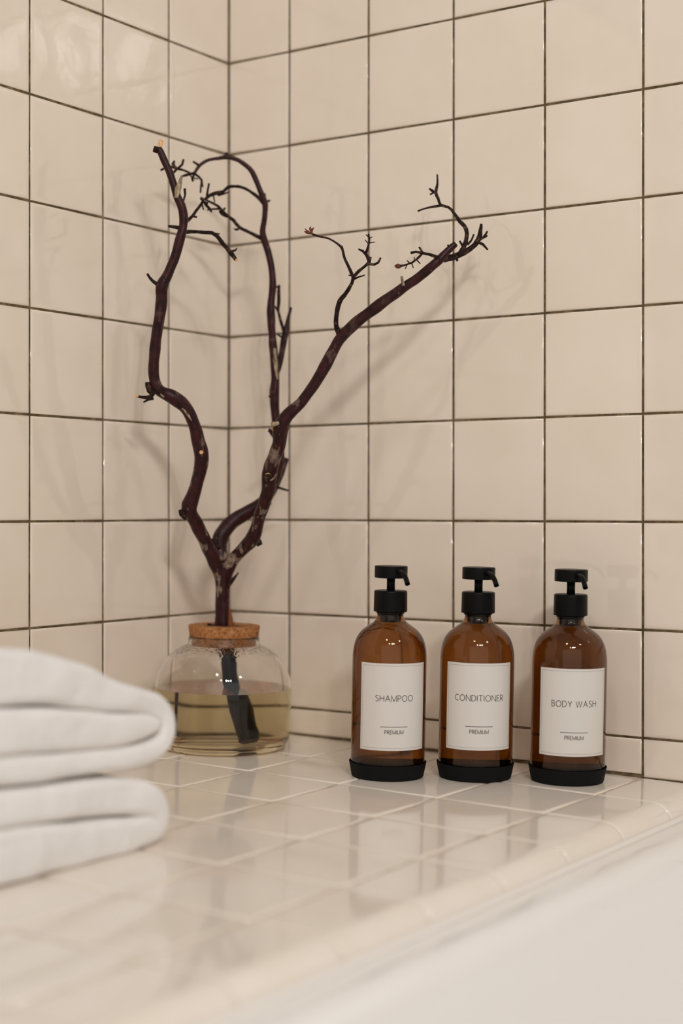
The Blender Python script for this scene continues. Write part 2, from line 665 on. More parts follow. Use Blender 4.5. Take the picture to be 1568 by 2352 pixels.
TX0, TX1, TY0, TY1, TZ = 0.6032, 1.36, -1.60, -0.0015, -0.0305
loops = [rrect(TX0, TX1, TY0, TY1, 0.004, -0.4995), rrect(TX0, TX1, TY0, TY1, 0.004, TZ - 0.004),
         rrect(TX0 + 0.001, TX1 - 0.001, TY0 + 0.001, TY1 - 0.001, 0.006, TZ - 0.001), rrect(TX0 + 0.004, TX1 - 0.004, TY0 + 0.004, TY1 - 0.004, 0.01, TZ)]
for ins, dz, r in ((0.024, 0, 0.06), (0.031, -0.0012, 0.07), (0.037, -0.005, 0.075), (0.041, -0.011, 0.08), (0.044, -0.02, 0.08), (0.052, -0.06, 0.09),
                   (0.075, -0.16, 0.11), (0.10, -0.27, 0.13), (0.125, -0.34, 0.14), (0.16, -0.375, 0.15), (0.21, -0.39, 0.14)):
    loops.append(rrect(TX0 + ins, TX1 - ins, TY0 + ins * 1.3, TY1 - ins * 1.3, r, TZ + dz))
verts, faces = [], []
for l in loops:
    verts += l
m = len(loops[0])
for a in range(len(loops) - 1):
    for j in range(m):
        faces.append((a * m + j, a * m + (j + 1) % m, (a + 1) * m + (j + 1) % m, (a + 1) * m + j))
faces.append(tuple(range((len(loops) - 1) * m, len(loops) * m)))
bm = bmesh.new()
me = pydata(verts, faces)
bm.from_mesh(me)
bmesh.ops.recalc_face_normals(bm, faces=bm.faces[:])
obj('basin', bm, M_TUB, tub)
bm = bmesh.new()
sec = [(0.6032, -0.0262), (0.6042, -0.0272), (0.6056, -0.0292), (0.6078, -0.0308), (0.602, -0.0315)]
st = [-0.002 - i * 0.04 for i in range(33)]
rr = [[bm.verts.new((x + 0.0003 * noise.noise(Vector((y * 30, 0, 1))), y, z)) for x, z in sec] for y in st]
for A, B in zip(rr[:-1], rr[1:]):
    for j in range(5):
        bm.faces.new((A[j], A[(j + 1) % 5], B[(j + 1) % 5], B[j]))
bm.faces.new(rr[0])
bm.faces.new(rr[-1][::-1])
obj('caulk_bead', bm, M_CAULK, tub)['label'] = 'white bead of caulk along the tiled edge'

# ------------------------------------------------------------------ glass jar with stopper and water
JX, JY = 0.0866, -0.1230
jar = empty('glass_jar', 'squat clear glass jar half full of yellowish water with a cork stopper', 'vase', on_deck(JX, JY))
outer = [(0, 0.0035), (0.045, 0.003), (0.060, 0.0006), (0.064, 0.0), (0.068, 0.0014), (0.0715, 0.0048), (0.0738, 0.0105), (0.0748, 0.019), (0.0750, 0.035),
         (0.0750, 0.058), (0.0747, 0.067), (0.0733, 0.076), (0.0703, 0.0845), (0.0655, 0.0930), (0.0590, 0.1005), (0.0515, 0.1065), (0.0445, 0.1104), (0.0408, 0.1120), (0.0394, 0.1135),
         (0.0390, 0.1160), (0.0390, 0.1196), (0.0388, 0.1206), (0.0380, 0.1211)]
inner = [(0.0368, 0.1206), (0.0365, 0.1196), (0.0365, 0.1140), (0.0375, 0.1112), (0.0410, 0.1095), (0.0500, 0.1046), (0.0572, 0.0987), (0.0636, 0.0914), (0.0682, 0.0833), (0.0711, 0.0752), (0.0725, 0.0665), (0.0728, 0.058),
         (0.0728, 0.030), (0.0722, 0.0185), (0.0700, 0.0120), (0.066, 0.0085), (0.058, 0.0070), (0.030, 0.0066), (0, 0.0066)]
WL = 0.0660
WR = 0.07255
dry = [p for p in inner if p[1] > WL + 0.0002] + [(WR, WL)]       # the inside of the glass above the water line
wetside = [(WR, WL)] + [p for p in inner if p[1] < WL - 0.0002]   # where water touches glass there is one interface only
obj('jar_body', lathe(outer + dry, 128), M_GLASS, jar)
bm = lathe([(0, WL), (0.030, WL), (0.060, WL), (0.0700, WL), (WR, WL)] + wetside[1:], 128)
o = obj('water', bm, M_WATER, jar)
o.data.materials.append(M_WATERSIDE)
for p in o.data.polygons:
    p.material_index = 0 if all(abs(o.data.vertices[i].co.z - WL) < 1e-5 for i in p.vertices) else 1
o.data.set_sharp_from_angle(angle=math.radians(40))
o['label'] = 'yellowish water filling the lower half of the jar'
cork = [(0.0140, 0.1335), (0.0385, 0.1335), (0.0392, 0.1330), (0.0378, 0.1218), (0.0365, 0.1212), (0.0361, 0.1190), (0.0352, 0.1105), (0.0345, 0.1100), (0.0145, 0.1100)]
bm = lathe(fillet(cork, 0.0006, 2), 96, close=True)
for v in bm.verts:
    v.co += 0.00035 * noise.noise_vector(v.co * 300)
obj('cork_stopper', bm, M_CORK, jar)['label'] = 'speckled brown cork stopper with a hole in the middle'

# ------------------------------------------------------------------ branch (points: x, y, z, radius in metres)
STEMS = [[[0.0865,-0.1206,0.1264,0.0091],[0.0857,-0.1211,0.1341,0.00886],[0.0853,-0.1214,0.1484,0.00838],[0.0856,-0.1211,0.1676,0.00814],[0.086,-0.1208,0.1796,0.00862],[0.0864,-0.1205,0.1906,0.01101]],[[0.086,-0.1208,0.1877,0.01006],[0.0849,-0.131,0.199,0.00858],[0.0843,-0.1409,0.2125,0.00807],[0.081,-0.1526,0.2326,0.00779],[0.0797,-0.1629,0.2468,0.00776],[0.08,-0.1722,0.2595,0.00795],[0.0871,-0.1721,0.2772,0.00723],[0.0943,-0.172,0.2981,0.00722],[0.0987,-0.1738,0.3166,0.0079],[0.0977,-0.1792,0.3327,0.00741],[0.097,-0.1843,0.3487,0.00693],[0.0926,-0.192,0.3655,0.00715],[0.0852,-0.2017,0.3759,0.00759],[0.0778,-0.2113,0.3811,0.00688],[0.075,-0.2179,0.3858,0.00687],[0.0727,-0.2215,0.398,0.00595],[0.0738,-0.2228,0.4139,0.00571],[0.0768,-0.2228,0.4365,0.00593],[0.0809,-0.2221,0.4592,0.00593],[0.0839,-0.2221,0.4772,0.00638],[0.085,-0.2234,0.4915,0.00637],[0.0907,-0.2196,0.5051,0.00569],[0.0967,-0.2156,0.5224,0.00523],[0.1009,-0.2128,0.5406,0.005],[0.1039,-0.2108,0.5565,0.00478],[0.1032,-0.2113,0.5725,0.00478],[0.099,-0.2141,0.5838,0.00478],[0.096,-0.2161,0.5952,0.00409],[0.0926,-0.2184,0.6088,0.00387],[0.0884,-0.2212,0.6202,0.00387],[0.0843,-0.224,0.6316,0.00387],[0.082,-0.2255,0.6361,0.00364]],[[0.0864,-0.1206,0.1877,0.01006],[0.0987,-0.1224,0.2004,0.00715],[0.1145,-0.122,0.2159,0.00711],[0.1283,-0.1229,0.2274,0.00802],[0.138,-0.1265,0.2445,0.00657],[0.1481,-0.1298,0.2632,0.00701],[0.1577,-0.1335,0.2795,0.00744],[0.1631,-0.14,0.2965,0.00832],[0.1695,-0.141,0.3116,0.00761],[0.1771,-0.1412,0.3276,0.00782],[0.1808,-0.144,0.3434,0.00826],[0.1883,-0.1443,0.3556,0.00709],[0.2034,-0.1395,0.3704,0.00616],[0.2173,-0.1355,0.3883,0.00591],[0.2288,-0.133,0.4061,0.00613],[0.2392,-0.1314,0.4238,0.00611],[0.2492,-0.13,0.4378,0.00654],[0.2627,-0.126,0.4508,0.00608],[0.2781,-0.1208,0.4624,0.00584],[0.2934,-0.1157,0.4735,0.0056],[0.3105,-0.1093,0.4855,0.00536],[0.3275,-0.103,0.4973,0.00512],[0.3396,-0.1,0.5069,0.00511],[0.3468,-0.0946,0.515,0.00467],[0.3531,-0.0897,0.5231,0.00378],[0.3591,-0.085,0.5299,0.00311]],[[0.08,-0.114,0.196,0.00915],[0.0758,-0.1133,0.2142,0.0082],[0.0745,-0.1108,0.2267,0.00869],[0.0791,-0.1042,0.2392,0.00847],[0.0886,-0.0944,0.2503,0.00824],[0.099,-0.084,0.2586,0.00728],[0.1078,-0.0747,0.2683,0.00681],[0.1141,-0.067,0.2868,0.00633],[0.1186,-0.0641,0.3024,0.00584],[0.1211,-0.0626,0.317,0.00536],[0.12,-0.0635,0.3316,0.00487],[0.118,-0.0649,0.3486,0.00487],[0.1169,-0.0658,0.3657,0.00487],[0.1161,-0.0665,0.3803,0.00535],[0.117,-0.066,0.3997,0.00487],[0.117,-0.0661,0.4143,0.00487],[0.1155,-0.0673,0.4338,0.00487],[0.1143,-0.0682,0.4532,0.00462],[0.1132,-0.0691,0.4727,0.00487],[0.1132,-0.0691,0.4872,0.00438],[0.1149,-0.0682,0.5067,0.00413],[0.1141,-0.0688,0.5261,0.00389],[0.111,-0.071,0.5455,0.00389],[0.1077,-0.0748,0.5599,0.00389],[0.1073,-0.0767,0.5694,0.0034],[0.1097,-0.0766,0.5837,0.00315],[0.1112,-0.0772,0.598,0.00339],[0.1092,-0.0801,0.6074,0.00315],[0.106,-0.0838,0.6193,0.00315],[0.1015,-0.0884,0.6335,0.0029],[0.0971,-0.0929,0.64,0.0029],[0.0894,-0.0996,0.6464,0.00266],[0.081,-0.1068,0.649,0.0029],[0.073,-0.1138,0.6473,0.00217],[0.0658,-0.1202,0.6455,0.00193],[0.0599,-0.1258,0.6409,0.00193],[0.0563,-0.1298,0.6348,0.00192],[0.0548,-0.1324,0.6292,0.00168]],[[0.1121,-0.0585,0.3686,0.00342],[0.1084,-0.0601,0.3883,0.00318],[0.11,-0.0582,0.4055,0.00294],[0.1137,-0.0549,0.4178,0.00343],[0.1165,-0.0521,0.4374,0.00343],[0.1185,-0.0499,0.4547,0.00368],[0.1205,-0.0476,0.4695,0.0027],[0.1233,-0.0448,0.4867,0.00196]],[[0.1099,-0.0662,0.2708,0.00293],[0.1136,-0.0597,0.2869,0.0044],[0.1173,-0.0532,0.3027,0.00367],[0.119,-0.048,0.3165,0.00294]]]
TWIGS = [[[[0.3453,-0.1,0.5122,0.00355],[0.3476,-0.0871,0.5155,0.00357],[0.3503,-0.074,0.5188,0.00336],[0.3543,-0.06,0.5249,0.00316],[0.3599,-0.0516,0.5314,0.00294],[0.363,-0.045,0.5393,0.00272],[0.364,-0.0421,0.5491,0.00204],[0.3638,-0.04,0.5563,0.00159]],[[0.3634,-0.0448,0.5388,0.00159],[0.3675,-0.042,0.5419,0.00136],[0.3709,-0.0398,0.5483,0.00091]],[[0.3649,-0.0438,0.541,0.00136],[0.3682,-0.0415,0.5419,0.00113],[0.3709,-0.0397,0.5437,0.00091]],[[0.3626,-0.046,0.5369,0.00159],[0.3671,-0.043,0.5346,0.00136],[0.3716,-0.04,0.5287,0.00091]],[[0.3518,-0.0711,0.519,0.00156],[0.3526,-0.0706,0.5145,0.00112]]],[[[0.3543,-0.07,0.5203,0.00269],[0.3577,-0.0642,0.5321,0.00247],[0.3581,-0.0604,0.5434,0.00225],[0.3548,-0.0591,0.552,0.00203],[0.3488,-0.0595,0.558,0.00203],[0.3429,-0.06,0.5666,0.00181],[0.3361,-0.06,0.5737,0.00159],[0.3274,-0.0612,0.5767,0.00182],[0.3232,-0.0594,0.5839,0.0016],[0.319,-0.0576,0.5919,0.00183],[0.3186,-0.0533,0.6,0.00137],[0.3166,-0.05,0.6119,0.00092]],[[0.3274,-0.0612,0.5762,0.00137],[0.3221,-0.0647,0.5753,0.00137],[0.3134,-0.0706,0.5731,0.00114],[0.3073,-0.0746,0.5703,0.00114]],[[0.3197,-0.0579,0.5904,0.00137],[0.3162,-0.0602,0.5932,0.00137],[0.3136,-0.062,0.5955,0.00092]],[[0.3177,-0.0592,0.5913,0.00115],[0.3144,-0.0615,0.589,0.00092]],[[0.3599,-0.0627,0.532,0.00135],[0.3632,-0.0605,0.5362,0.00112],[0.3655,-0.0589,0.5429,0.0009]],[[0.3568,-0.0654,0.5292,0.00135],[0.3534,-0.0676,0.536,0.0009]]],[[[0.3468,-0.1,0.5147,0.00199],[0.3383,-0.1038,0.5185,0.00155],[0.3312,-0.1066,0.5201,0.00155],[0.3255,-0.1084,0.5217,0.00133],[0.3203,-0.11,0.5206,0.00133]],[[0.3321,-0.1063,0.5205,0.00111],[0.3291,-0.1083,0.5262,0.00111]],[[0.3312,-0.1066,0.5188,0.00111],[0.325,-0.1066,0.514,0.00111],[0.3195,-0.1061,0.5114,0.00112],[0.3136,-0.1058,0.5102,0.00089],[0.3062,-0.1066,0.5089,0.00112]],[[0.3253,-0.1064,0.5135,0.00067],[0.3283,-0.1044,0.5095,0.00045]],[[0.3191,-0.1064,0.5114,0.00067],[0.3206,-0.1054,0.5057,0.00045]],[[0.3136,-0.1058,0.5103,0.00067],[0.3117,-0.107,0.5053,0.00045]],[[0.3216,-0.1061,0.5126,0.00067],[0.3223,-0.1056,0.5171,0.00045]],[[0.3164,-0.1061,0.5113,0.00067],[0.3142,-0.1076,0.5139,0.00045]],[[0.3564,-0.09,0.5214,0.00089],[0.3534,-0.092,0.5285,0.00089]]],[[[0.2465,-0.13,0.4384,0.00316],[0.2465,-0.1366,0.4486,0.0027],[0.25,-0.1409,0.4605,0.00247],[0.2557,-0.1438,0.4723,0.00246],[0.2643,-0.1447,0.4804,0.00223],[0.2722,-0.1461,0.4894,0.002],[0.2763,-0.15,0.4953,0.00199]],[[0.2758,-0.1492,0.4945,0.00177],[0.2715,-0.1514,0.5056,0.00155],[0.2675,-0.1535,0.5154,0.00133],[0.2653,-0.1542,0.5249,0.00133],[0.2613,-0.1562,0.529,0.00111],[0.2537,-0.1607,0.5344,0.00111],[0.246,-0.1652,0.5363,0.00111],[0.2391,-0.1692,0.539,0.00133]],[[0.265,-0.1545,0.5236,0.00133],[0.265,-0.1545,0.5271,0.00089]],[[0.2758,-0.1492,0.4949,0.00177],[0.2798,-0.1448,0.5013,0.00155],[0.2842,-0.1402,0.5064,0.00155],[0.2868,-0.1368,0.5106,0.00177],[0.2838,-0.1371,0.5181,0.00155],[0.2801,-0.1379,0.5223,0.00133],[0.2756,-0.1392,0.5247,0.00089]],[[0.2856,-0.1384,0.5088,0.00132],[0.292,-0.1343,0.508,0.00132],[0.2952,-0.1321,0.5102,0.00132],[0.2971,-0.1307,0.515,0.0011]],[[0.2872,-0.1366,0.5107,0.00132],[0.2879,-0.136,0.516,0.00132]],[[0.2829,-0.1374,0.519,0.00154],[0.2851,-0.1359,0.5265,0.0011],[0.2862,-0.1352,0.5341,0.0011],[0.2855,-0.1357,0.5398,0.00088]],[[0.2855,-0.1357,0.5305,0.00066],[0.291,-0.1319,0.5314,0.00044]],[[0.2858,-0.1354,0.5349,0.00066],[0.2888,-0.1334,0.5367,0.00044]],[[0.2855,-0.1357,0.5296,0.00066],[0.2825,-0.1376,0.5337,0.00044]],[[0.2858,-0.1354,0.5362,0.00066],[0.2833,-0.1372,0.539,0.00044]],[[0.2756,-0.1482,0.4929,0.00133],[0.2801,-0.1453,0.4951,0.00088],[0.2853,-0.1418,0.4969,0.00066]],[[0.2705,-0.15,0.4971,0.00066],[0.2742,-0.1475,0.4962,0.00089]]],[[[0.0552,-0.1322,0.6302,0.00168],[0.0512,-0.1348,0.6288,0.00144],[0.0476,-0.1372,0.6278,0.00168],[0.0424,-0.1407,0.6259,0.00096]],[[0.0552,-0.1322,0.6292,0.00144],[0.0592,-0.1295,0.6254,0.00144],[0.0616,-0.1279,0.622,0.00144],[0.0608,-0.1284,0.6143,0.0012],[0.0604,-0.1287,0.6081,0.00096]],[[0.0616,-0.1279,0.622,0.00096],[0.0628,-0.1271,0.6143,0.00072]],[[0.0592,-0.1295,0.6384,0.00144],[0.0536,-0.1332,0.6427,0.0012]],[[0.0548,-0.1324,0.6283,0.00144],[0.0525,-0.138,0.6295,0.0012],[0.0494,-0.144,0.6316,0.0012],[0.0468,-0.1498,0.6323,0.00143],[0.0442,-0.1555,0.6335,0.00167],[0.0412,-0.1615,0.6333,0.00119],[0.037,-0.1683,0.6287,0.00119]],[[0.0468,-0.1505,0.6332,0.00143],[0.0504,-0.1481,0.637,0.00143],[0.0516,-0.1473,0.6428,0.00143]],[[0.045,-0.1536,0.6328,0.00191],[0.043,-0.1549,0.6376,0.00191],[0.0446,-0.1539,0.6409,0.00096]],[[0.0459,-0.1517,0.632,0.00143],[0.0427,-0.1539,0.6278,0.00143],[0.0376,-0.1573,0.6269,0.00096]],[[0.0786,-0.1045,0.6498,0.00218],[0.0774,-0.1053,0.6546,0.00193]],[[0.0544,-0.1327,0.6273,0.0012],[0.0528,-0.1338,0.623,0.0012],[0.054,-0.133,0.6211,0.00144]],[[0.0508,-0.1351,0.6283,0.00096],[0.0528,-0.1338,0.6244,0.00096],[0.0584,-0.13,0.6235,0.00072]]],[[[0.1099,-0.0777,0.599,0.00219],[0.1032,-0.0801,0.6066,0.00194],[0.0971,-0.0882,0.6132,0.0017],[0.0923,-0.0954,0.6164,0.00169],[0.0883,-0.1021,0.6167,0.00169],[0.0835,-0.1093,0.615,0.00169],[0.0816,-0.1146,0.6095,0.00168],[0.0785,-0.1207,0.6074,0.00192],[0.0746,-0.1273,0.6048,0.00192],[0.0715,-0.1334,0.5994,0.00167]],[[0.072,-0.1317,0.6024,0.00143],[0.0728,-0.1311,0.6096,0.00119],[0.0739,-0.1303,0.6168,0.00119]],[[0.0785,-0.1207,0.6045,0.0012],[0.0845,-0.1167,0.6064,0.00096],[0.0893,-0.1135,0.6088,0.00096]],[[0.0759,-0.1251,0.6036,0.00096],[0.0771,-0.1243,0.5964,0.00072]],[[0.1125,-0.0763,0.6014,0.00146],[0.1121,-0.0702,0.6034,0.00146]],[[0.1105,-0.0778,0.6048,0.00171],[0.1047,-0.0691,0.6117,0.00146]]],[[[0.1061,-0.0743,0.5601,0.00243],[0.1008,-0.0826,0.5643,0.00218],[0.0952,-0.0912,0.5684,0.00194],[0.0911,-0.0986,0.5716,0.00193],[0.0884,-0.1053,0.5786,0.00193],[0.0848,-0.1125,0.5831,0.00192],[0.0825,-0.1188,0.5881,0.00216],[0.0814,-0.1244,0.5921,0.00167],[0.0779,-0.1315,0.5951,0.00143],[0.0752,-0.1381,0.5972,0.00119],[0.0734,-0.1441,0.5988,0.00119]],[[0.0911,-0.0986,0.5697,0.00121],[0.0874,-0.101,0.5687,0.00121]],[[0.0848,-0.1117,0.5818,0.00144],[0.08,-0.1149,0.5846,0.00168],[0.0776,-0.1165,0.5885,0.00144]],[[0.0809,-0.1215,0.5892,0.0012],[0.0757,-0.125,0.5892,0.0012],[0.0701,-0.1287,0.5883,0.00096]],[[0.0833,-0.1175,0.5877,0.0012],[0.0853,-0.1162,0.5911,0.00096]],[[0.0879,-0.1007,0.5687,0.00097],[0.0862,-0.1018,0.5707,0.00073]]],[[[0.1051,-0.21,0.557,0.00185],[0.0902,-0.1861,0.5663,0.00185],[0.0927,-0.1827,0.5703,0.00162],[0.0956,-0.179,0.5771,0.00162],[0.0986,-0.1753,0.5834,0.00162],[0.1,-0.1726,0.5883,0.00139]],[[0.0935,-0.1822,0.5704,0.00139],[0.097,-0.1799,0.5694,0.00116]],[[0.0997,-0.1731,0.5878,0.00139],[0.1028,-0.171,0.5827,0.00162],[0.1059,-0.169,0.579,0.00139],[0.1074,-0.1679,0.5753,0.00093]],[[0.0989,-0.1742,0.5863,0.00093],[0.1005,-0.1732,0.5779,0.0007]],[[0.1,-0.1778,0.5898,0.00116],[0.1031,-0.1757,0.5856,0.00139],[0.1069,-0.1732,0.5842,0.00116]]],[[[0.1035,-0.211,0.5484,0.00208],[0.0982,-0.1865,0.553,0.00185],[0.1084,-0.1808,0.5519,0.00185],[0.1155,-0.1772,0.5513,0.00184],[0.1199,-0.1754,0.5484,0.00207],[0.1247,-0.1733,0.5417,0.00207],[0.1291,-0.1715,0.5361,0.00207],[0.1335,-0.1697,0.5308,0.0023],[0.1375,-0.1681,0.5252,0.0023],[0.14,-0.1676,0.5218,0.00184]],[[0.119,-0.1758,0.5502,0.00115],[0.1228,-0.1733,0.5502,0.00069]],[[0.135,-0.1687,0.5313,0.00139],[0.1381,-0.1666,0.5322,0.00116],[0.1396,-0.1656,0.5345,0.00092]],[[0.1035,-0.211,0.552,0.00208],[0.0959,-0.216,0.5538,0.00185],[0.0906,-0.2196,0.5547,0.00116]]],[[[0.085,-0.2227,0.4898,0.00319],[0.0805,-0.2257,0.4943,0.00228],[0.0767,-0.2282,0.4975,0.00182],[0.074,-0.23,0.5011,0.00137],[0.0721,-0.2313,0.5048,0.00137]],[[0.1039,-0.2108,0.5807,0.00092],[0.0915,-0.1929,0.5923,0.00115],[0.0911,-0.1931,0.5983,0.00138]]],[[[0.082,-0.2262,0.6337,0.00318],[0.0786,-0.2285,0.6351,0.00296]]],[[[0.075,-0.2228,0.3796,0.00457],[0.0704,-0.2258,0.3832,0.00365],[0.0693,-0.2266,0.3887,0.00343],[0.0693,-0.2266,0.3919,0.0032]],[[0.075,-0.2263,0.3762,0.00274],[0.0693,-0.2301,0.3757,0.00182],[0.0655,-0.2326,0.3762,0.00137],[0.0613,-0.2354,0.3771,0.00137]],[[0.0758,-0.2258,0.3752,0.00228],[0.0712,-0.2288,0.3734,0.00137],[0.0671,-0.2316,0.3707,0.00114]]],[[[0.0745,-0.1699,0.2515,0.00467],[0.0761,-0.1792,0.2539,0.00373],[0.0749,-0.1799,0.2585,0.00257]]],[[[0.0763,-0.1138,0.2142,0.00335],[0.0807,-0.1279,0.2203,0.00287],[0.0791,-0.129,0.227,0.00215]]],[[[0.1288,-0.1213,0.2274,0.00523],[0.1264,-0.1094,0.222,0.0038],[0.1276,-0.1086,0.2191,0.00285]]],[[[0.1148,-0.063,0.2839,0.00146],[0.1205,-0.0592,0.282,0.00122],[0.127,-0.0548,0.2796,0.00098]]],[[[0.1206,-0.0527,0.4552,0.00196],[0.1167,-0.0541,0.4681,0.00196],[0.1133,-0.0552,0.4814,0.00171],[0.1131,-0.0541,0.4938,0.00196],[0.1125,-0.0533,0.5062,0.00172],[0.1123,-0.0522,0.5112,0.00147]],[[0.1128,-0.0555,0.4824,0.00122],[0.11,-0.0574,0.4873,0.00098]],[[0.119,-0.0538,0.4513,0.00171],[0.1133,-0.0576,0.4552,0.00098]],[[0.1127,-0.0528,0.5077,0.00122],[0.1095,-0.055,0.5101,0.00098]],[[0.116,-0.068,0.3875,0.00146],[0.1116,-0.0709,0.3841,0.00146]]],[[[0.0957,-0.124,0.1728,0.00143],[0.0993,-0.1216,0.1804,0.00191],[0.1052,-0.1176,0.1895,0.00071]],[[0.0862,-0.1364,0.1312,0.00143],[0.0799,-0.1406,0.1336,0.00095]]],[[[0.116,-0.0662,0.3413,0.00337],[0.1255,-0.0858,0.3451,0.0024],[0.1231,-0.0874,0.3461,0.00192]]],[[[0.1653,-0.1399,0.2946,0.00459],[0.1685,-0.1528,0.2925,0.00275]]],[[[0.1498,-0.1274,0.2632,0.00242],[0.1184,-0.0786,0.2654,0.00242]]]]
CUTS = [[[0.082,-0.2234,0.6365,0.0025],[0.082,-0.2206,0.6448,0.00238]],[[0.14,-0.1683,0.5231,0.00184],[0.14,-0.1668,0.521,0.00175]],[[0.075,-0.2496,0.3757,0.00135],[0.075,-0.253,0.3754,0.00128]],[[0.3163,-0.118,0.4866,0.00155],[0.3142,-0.118,0.4961,0.00148]]]
FLAKES = [[[0.1191,-0.0698,0.4382,0.0017],[0.1195,-0.0695,0.4236,0.00218],[0.1203,-0.0689,0.4139,0.0017],[0.1215,-0.068,0.4033,0.00073]],[[0.0934,-0.2001,0.3651,0.00115],[0.0966,-0.1954,0.3597,0.00161],[0.0991,-0.1912,0.3525,0.00092]],[[0.0798,-0.2194,0.3796,0.00069],[0.0816,-0.2158,0.3765,0.00091]],[[0.1005,-0.218,0.583,0.0025],[0.1016,-0.2172,0.5907,0.00272],[0.1035,-0.216,0.5989,0.00204],[0.105,-0.2149,0.6062,0.00091]],[[0.1786,-0.155,0.3476,0.0032],[0.1865,-0.155,0.3487,0.00205]],[[0.1669,-0.1437,0.289,0.00115],[0.1704,-0.1414,0.2918,0.00138],[0.1723,-0.1401,0.2964,0.00069]],[[0.1012,-0.1264,0.1288,0.00309],[0.1008,-0.1266,0.1398,0.00214],[0.1004,-0.1269,0.1502,0.00143]],[[0.1028,-0.1253,0.1322,0.00095],[0.1052,-0.1237,0.136,0.00048]]]
RINGS = [[0.1761,-0.15,0.3433,0.00206],[0.1671,-0.1478,0.2944,0.00276],[0.1038,-0.1809,0.3191,0.00208]]
BUD = [[[0.3052,-0.105,0.5092,0.00157],[0.3018,-0.105,0.5095,0.00269],[0.2984,-0.105,0.5098,0.00112]]]
LEAFLETS = [[[0.2396,-0.17,0.5388,0.00067],[0.2347,-0.17,0.5415,0.00133],[0.2298,-0.17,0.546,0.00022]],[[0.2385,-0.17,0.5394,0.00067],[0.2325,-0.17,0.5413,0.00133],[0.2293,-0.17,0.5429,0.00022]],[[0.239,-0.17,0.5398,0.00067],[0.239,-0.17,0.5433,0.00133],[0.2417,-0.17,0.5453,0.00022]],[[0.2401,-0.17,0.5388,0.00067],[0.2369,-0.17,0.5444,0.00133],[0.2379,-0.17,0.547,0.00022]]]
branch = empty('branch', 'dark reddish brown forked bare branch standing in the glass jar', 'branch', Matrix.Translation((JX, JY, 0)))
BINV = Matrix.Translation((-JX, -JY, 0))
RV = Vector((0.8317, 0.5552, 0))                 # sideways direction in which the foot of the branch leans
FV = Vector((0.5552, -0.8317, 0))


def foot(off, fwd, h, r):
    p = Vector((JX, JY, -SLOPE * JX)) + RV * off + FV * fwd + DECK_N * h
    return (p.x, p.y, p.z, r)


STEMS[0] = [foot(0.0245, 0.016, 0.0108, 0.0105), foot(0.0235, 0.014, 0.016, 0.0112), foot(0.020, 0.010, 0.030, 0.0098), foot(0.0135, 0.005, 0.052, 0.0092), foot(0.0085, 0.002, 0.072, 0.0088),
            foot(0.0055, 0.0, 0.092, 0.0088), foot(0.003, 0.0, 0.108, 0.0092)] + [tuple(p) for p in STEMS[0]]
bm = bmesh.new()
for i, s in enumerate(STEMS):
    tube(bm, s, 0.004, 20, 0.10, i * 11.3, freq=80)
me = D.meshes.new('forked_stem')
bm.to_mesh(me)
bm.free()
tmp = D.objects.new('tmp', me)
COL.objects.link(tmp)
md = tmp.modifiers.new('r', 'REMESH')
md.mode = 'VOXEL'
md.voxel_size = 0.0011
ms = tmp.modifiers.new('s', 'SMOOTH')
ms.factor = 0.5
ms.iterations = 4
dg = bpy.context.evaluated_depsgraph_get()
me2 = D.meshes.new_from_object(tmp.evaluated_get(dg))
D.objects.remove(tmp)
D.meshes.remove(me)
me2.name = 'forked_stem'
me2.transform(BINV)
o = obj('forked_stem', me2, M_BARK, branch)

for gi, g in enumerate(TWIGS):
    # shoots that touch one another are one twig, the others twigs of their own
    pts_ = [[Vector(p) for p in catmull(s, 0.002)] for s in g]
    left_, groups_ = list(range(len(g))), []
    while left_:
        cl = [left_.pop(0)]
        grow = True
        while grow:
            grow = False
            for k in left_[:]:
                if any((p.xyz - q.xyz).length < min(p.w, q.w) + 0.0004 for c_ in cl for p in pts_[c_] for q in pts_[k]):
                    cl.append(k)
                    left_.remove(k)
                    grow = True
        groups_.append(cl)
    for cl in groups_:
        bm = bmesh.new()
        for k in cl:
            tube(bm, g[k], 0.0035, 8, 0.16, gi * 5 + k * 2.7, freq=260)
        bmesh.ops.transform(bm, matrix=BINV, verts=bm.verts[:])
        obj('twig', bm, M_TWIG, branch)
for j, s in enumerate(CUTS):
    bm = bmesh.new()
    tube(bm, s, 0.003, 12, 0.05, j)
    bmesh.ops.transform(bm, matrix=BINV, verts=bm.verts[:])
    obj('cut_end', bm, M_CUT if j != 3 else M_FLAKE, branch, smooth=False)['label'] = 'pale cut end of wood' if j != 3 else 'pale broken twig stub'
for j, s in enumerate(FLAKES):
    bm = bmesh.new()
    tube(bm, s, 0.002, 8, 0.25, j * 3, freq=300)
    bmesh.ops.transform(bm, matrix=BINV, verts=bm.verts[:])
    obj('bark_flake', bm, M_SHARD if j in (6, 7) else M_FLAKE, branch)['label'] = 'torn orange brown sliver of bark' if j in (6, 7) else 'pale grey peeling flake of bark'
for j, s in enumerate(RINGS):
    p = Vector(s[:3])
    d = (Vector((1.145, -1.473, 0.3)) - p).normalized()
    M = BINV @ Matrix.Translation(p) @ d.to_track_quat('Z', 'Y').to_matrix().to_4x4()
    r = s[3]
    bm = lathe([(0, 0.0006), (r * 0.25, 0.0001), (r * 0.45, 0.0010), (r * 0.8, 0.0013), (r, 0.0008), (r * 1.05, -0.003)], 16)
    bmesh.ops.transform(bm, matrix=M, verts=bm.verts[:])
    obj('cut_end', bm, M_CUT, branch)['label'] = 'round pale pruning scar'
for j, s in enumerate(BUD):
    bm = bmesh.new()
    tube(bm, s, 0.0008, 12, 0.05, j)
    bmesh.ops.transform(bm, matrix=BINV, verts=bm.verts[:])
    obj('bud', bm, M_BUD, branch)['label'] = 'rust coloured bud'
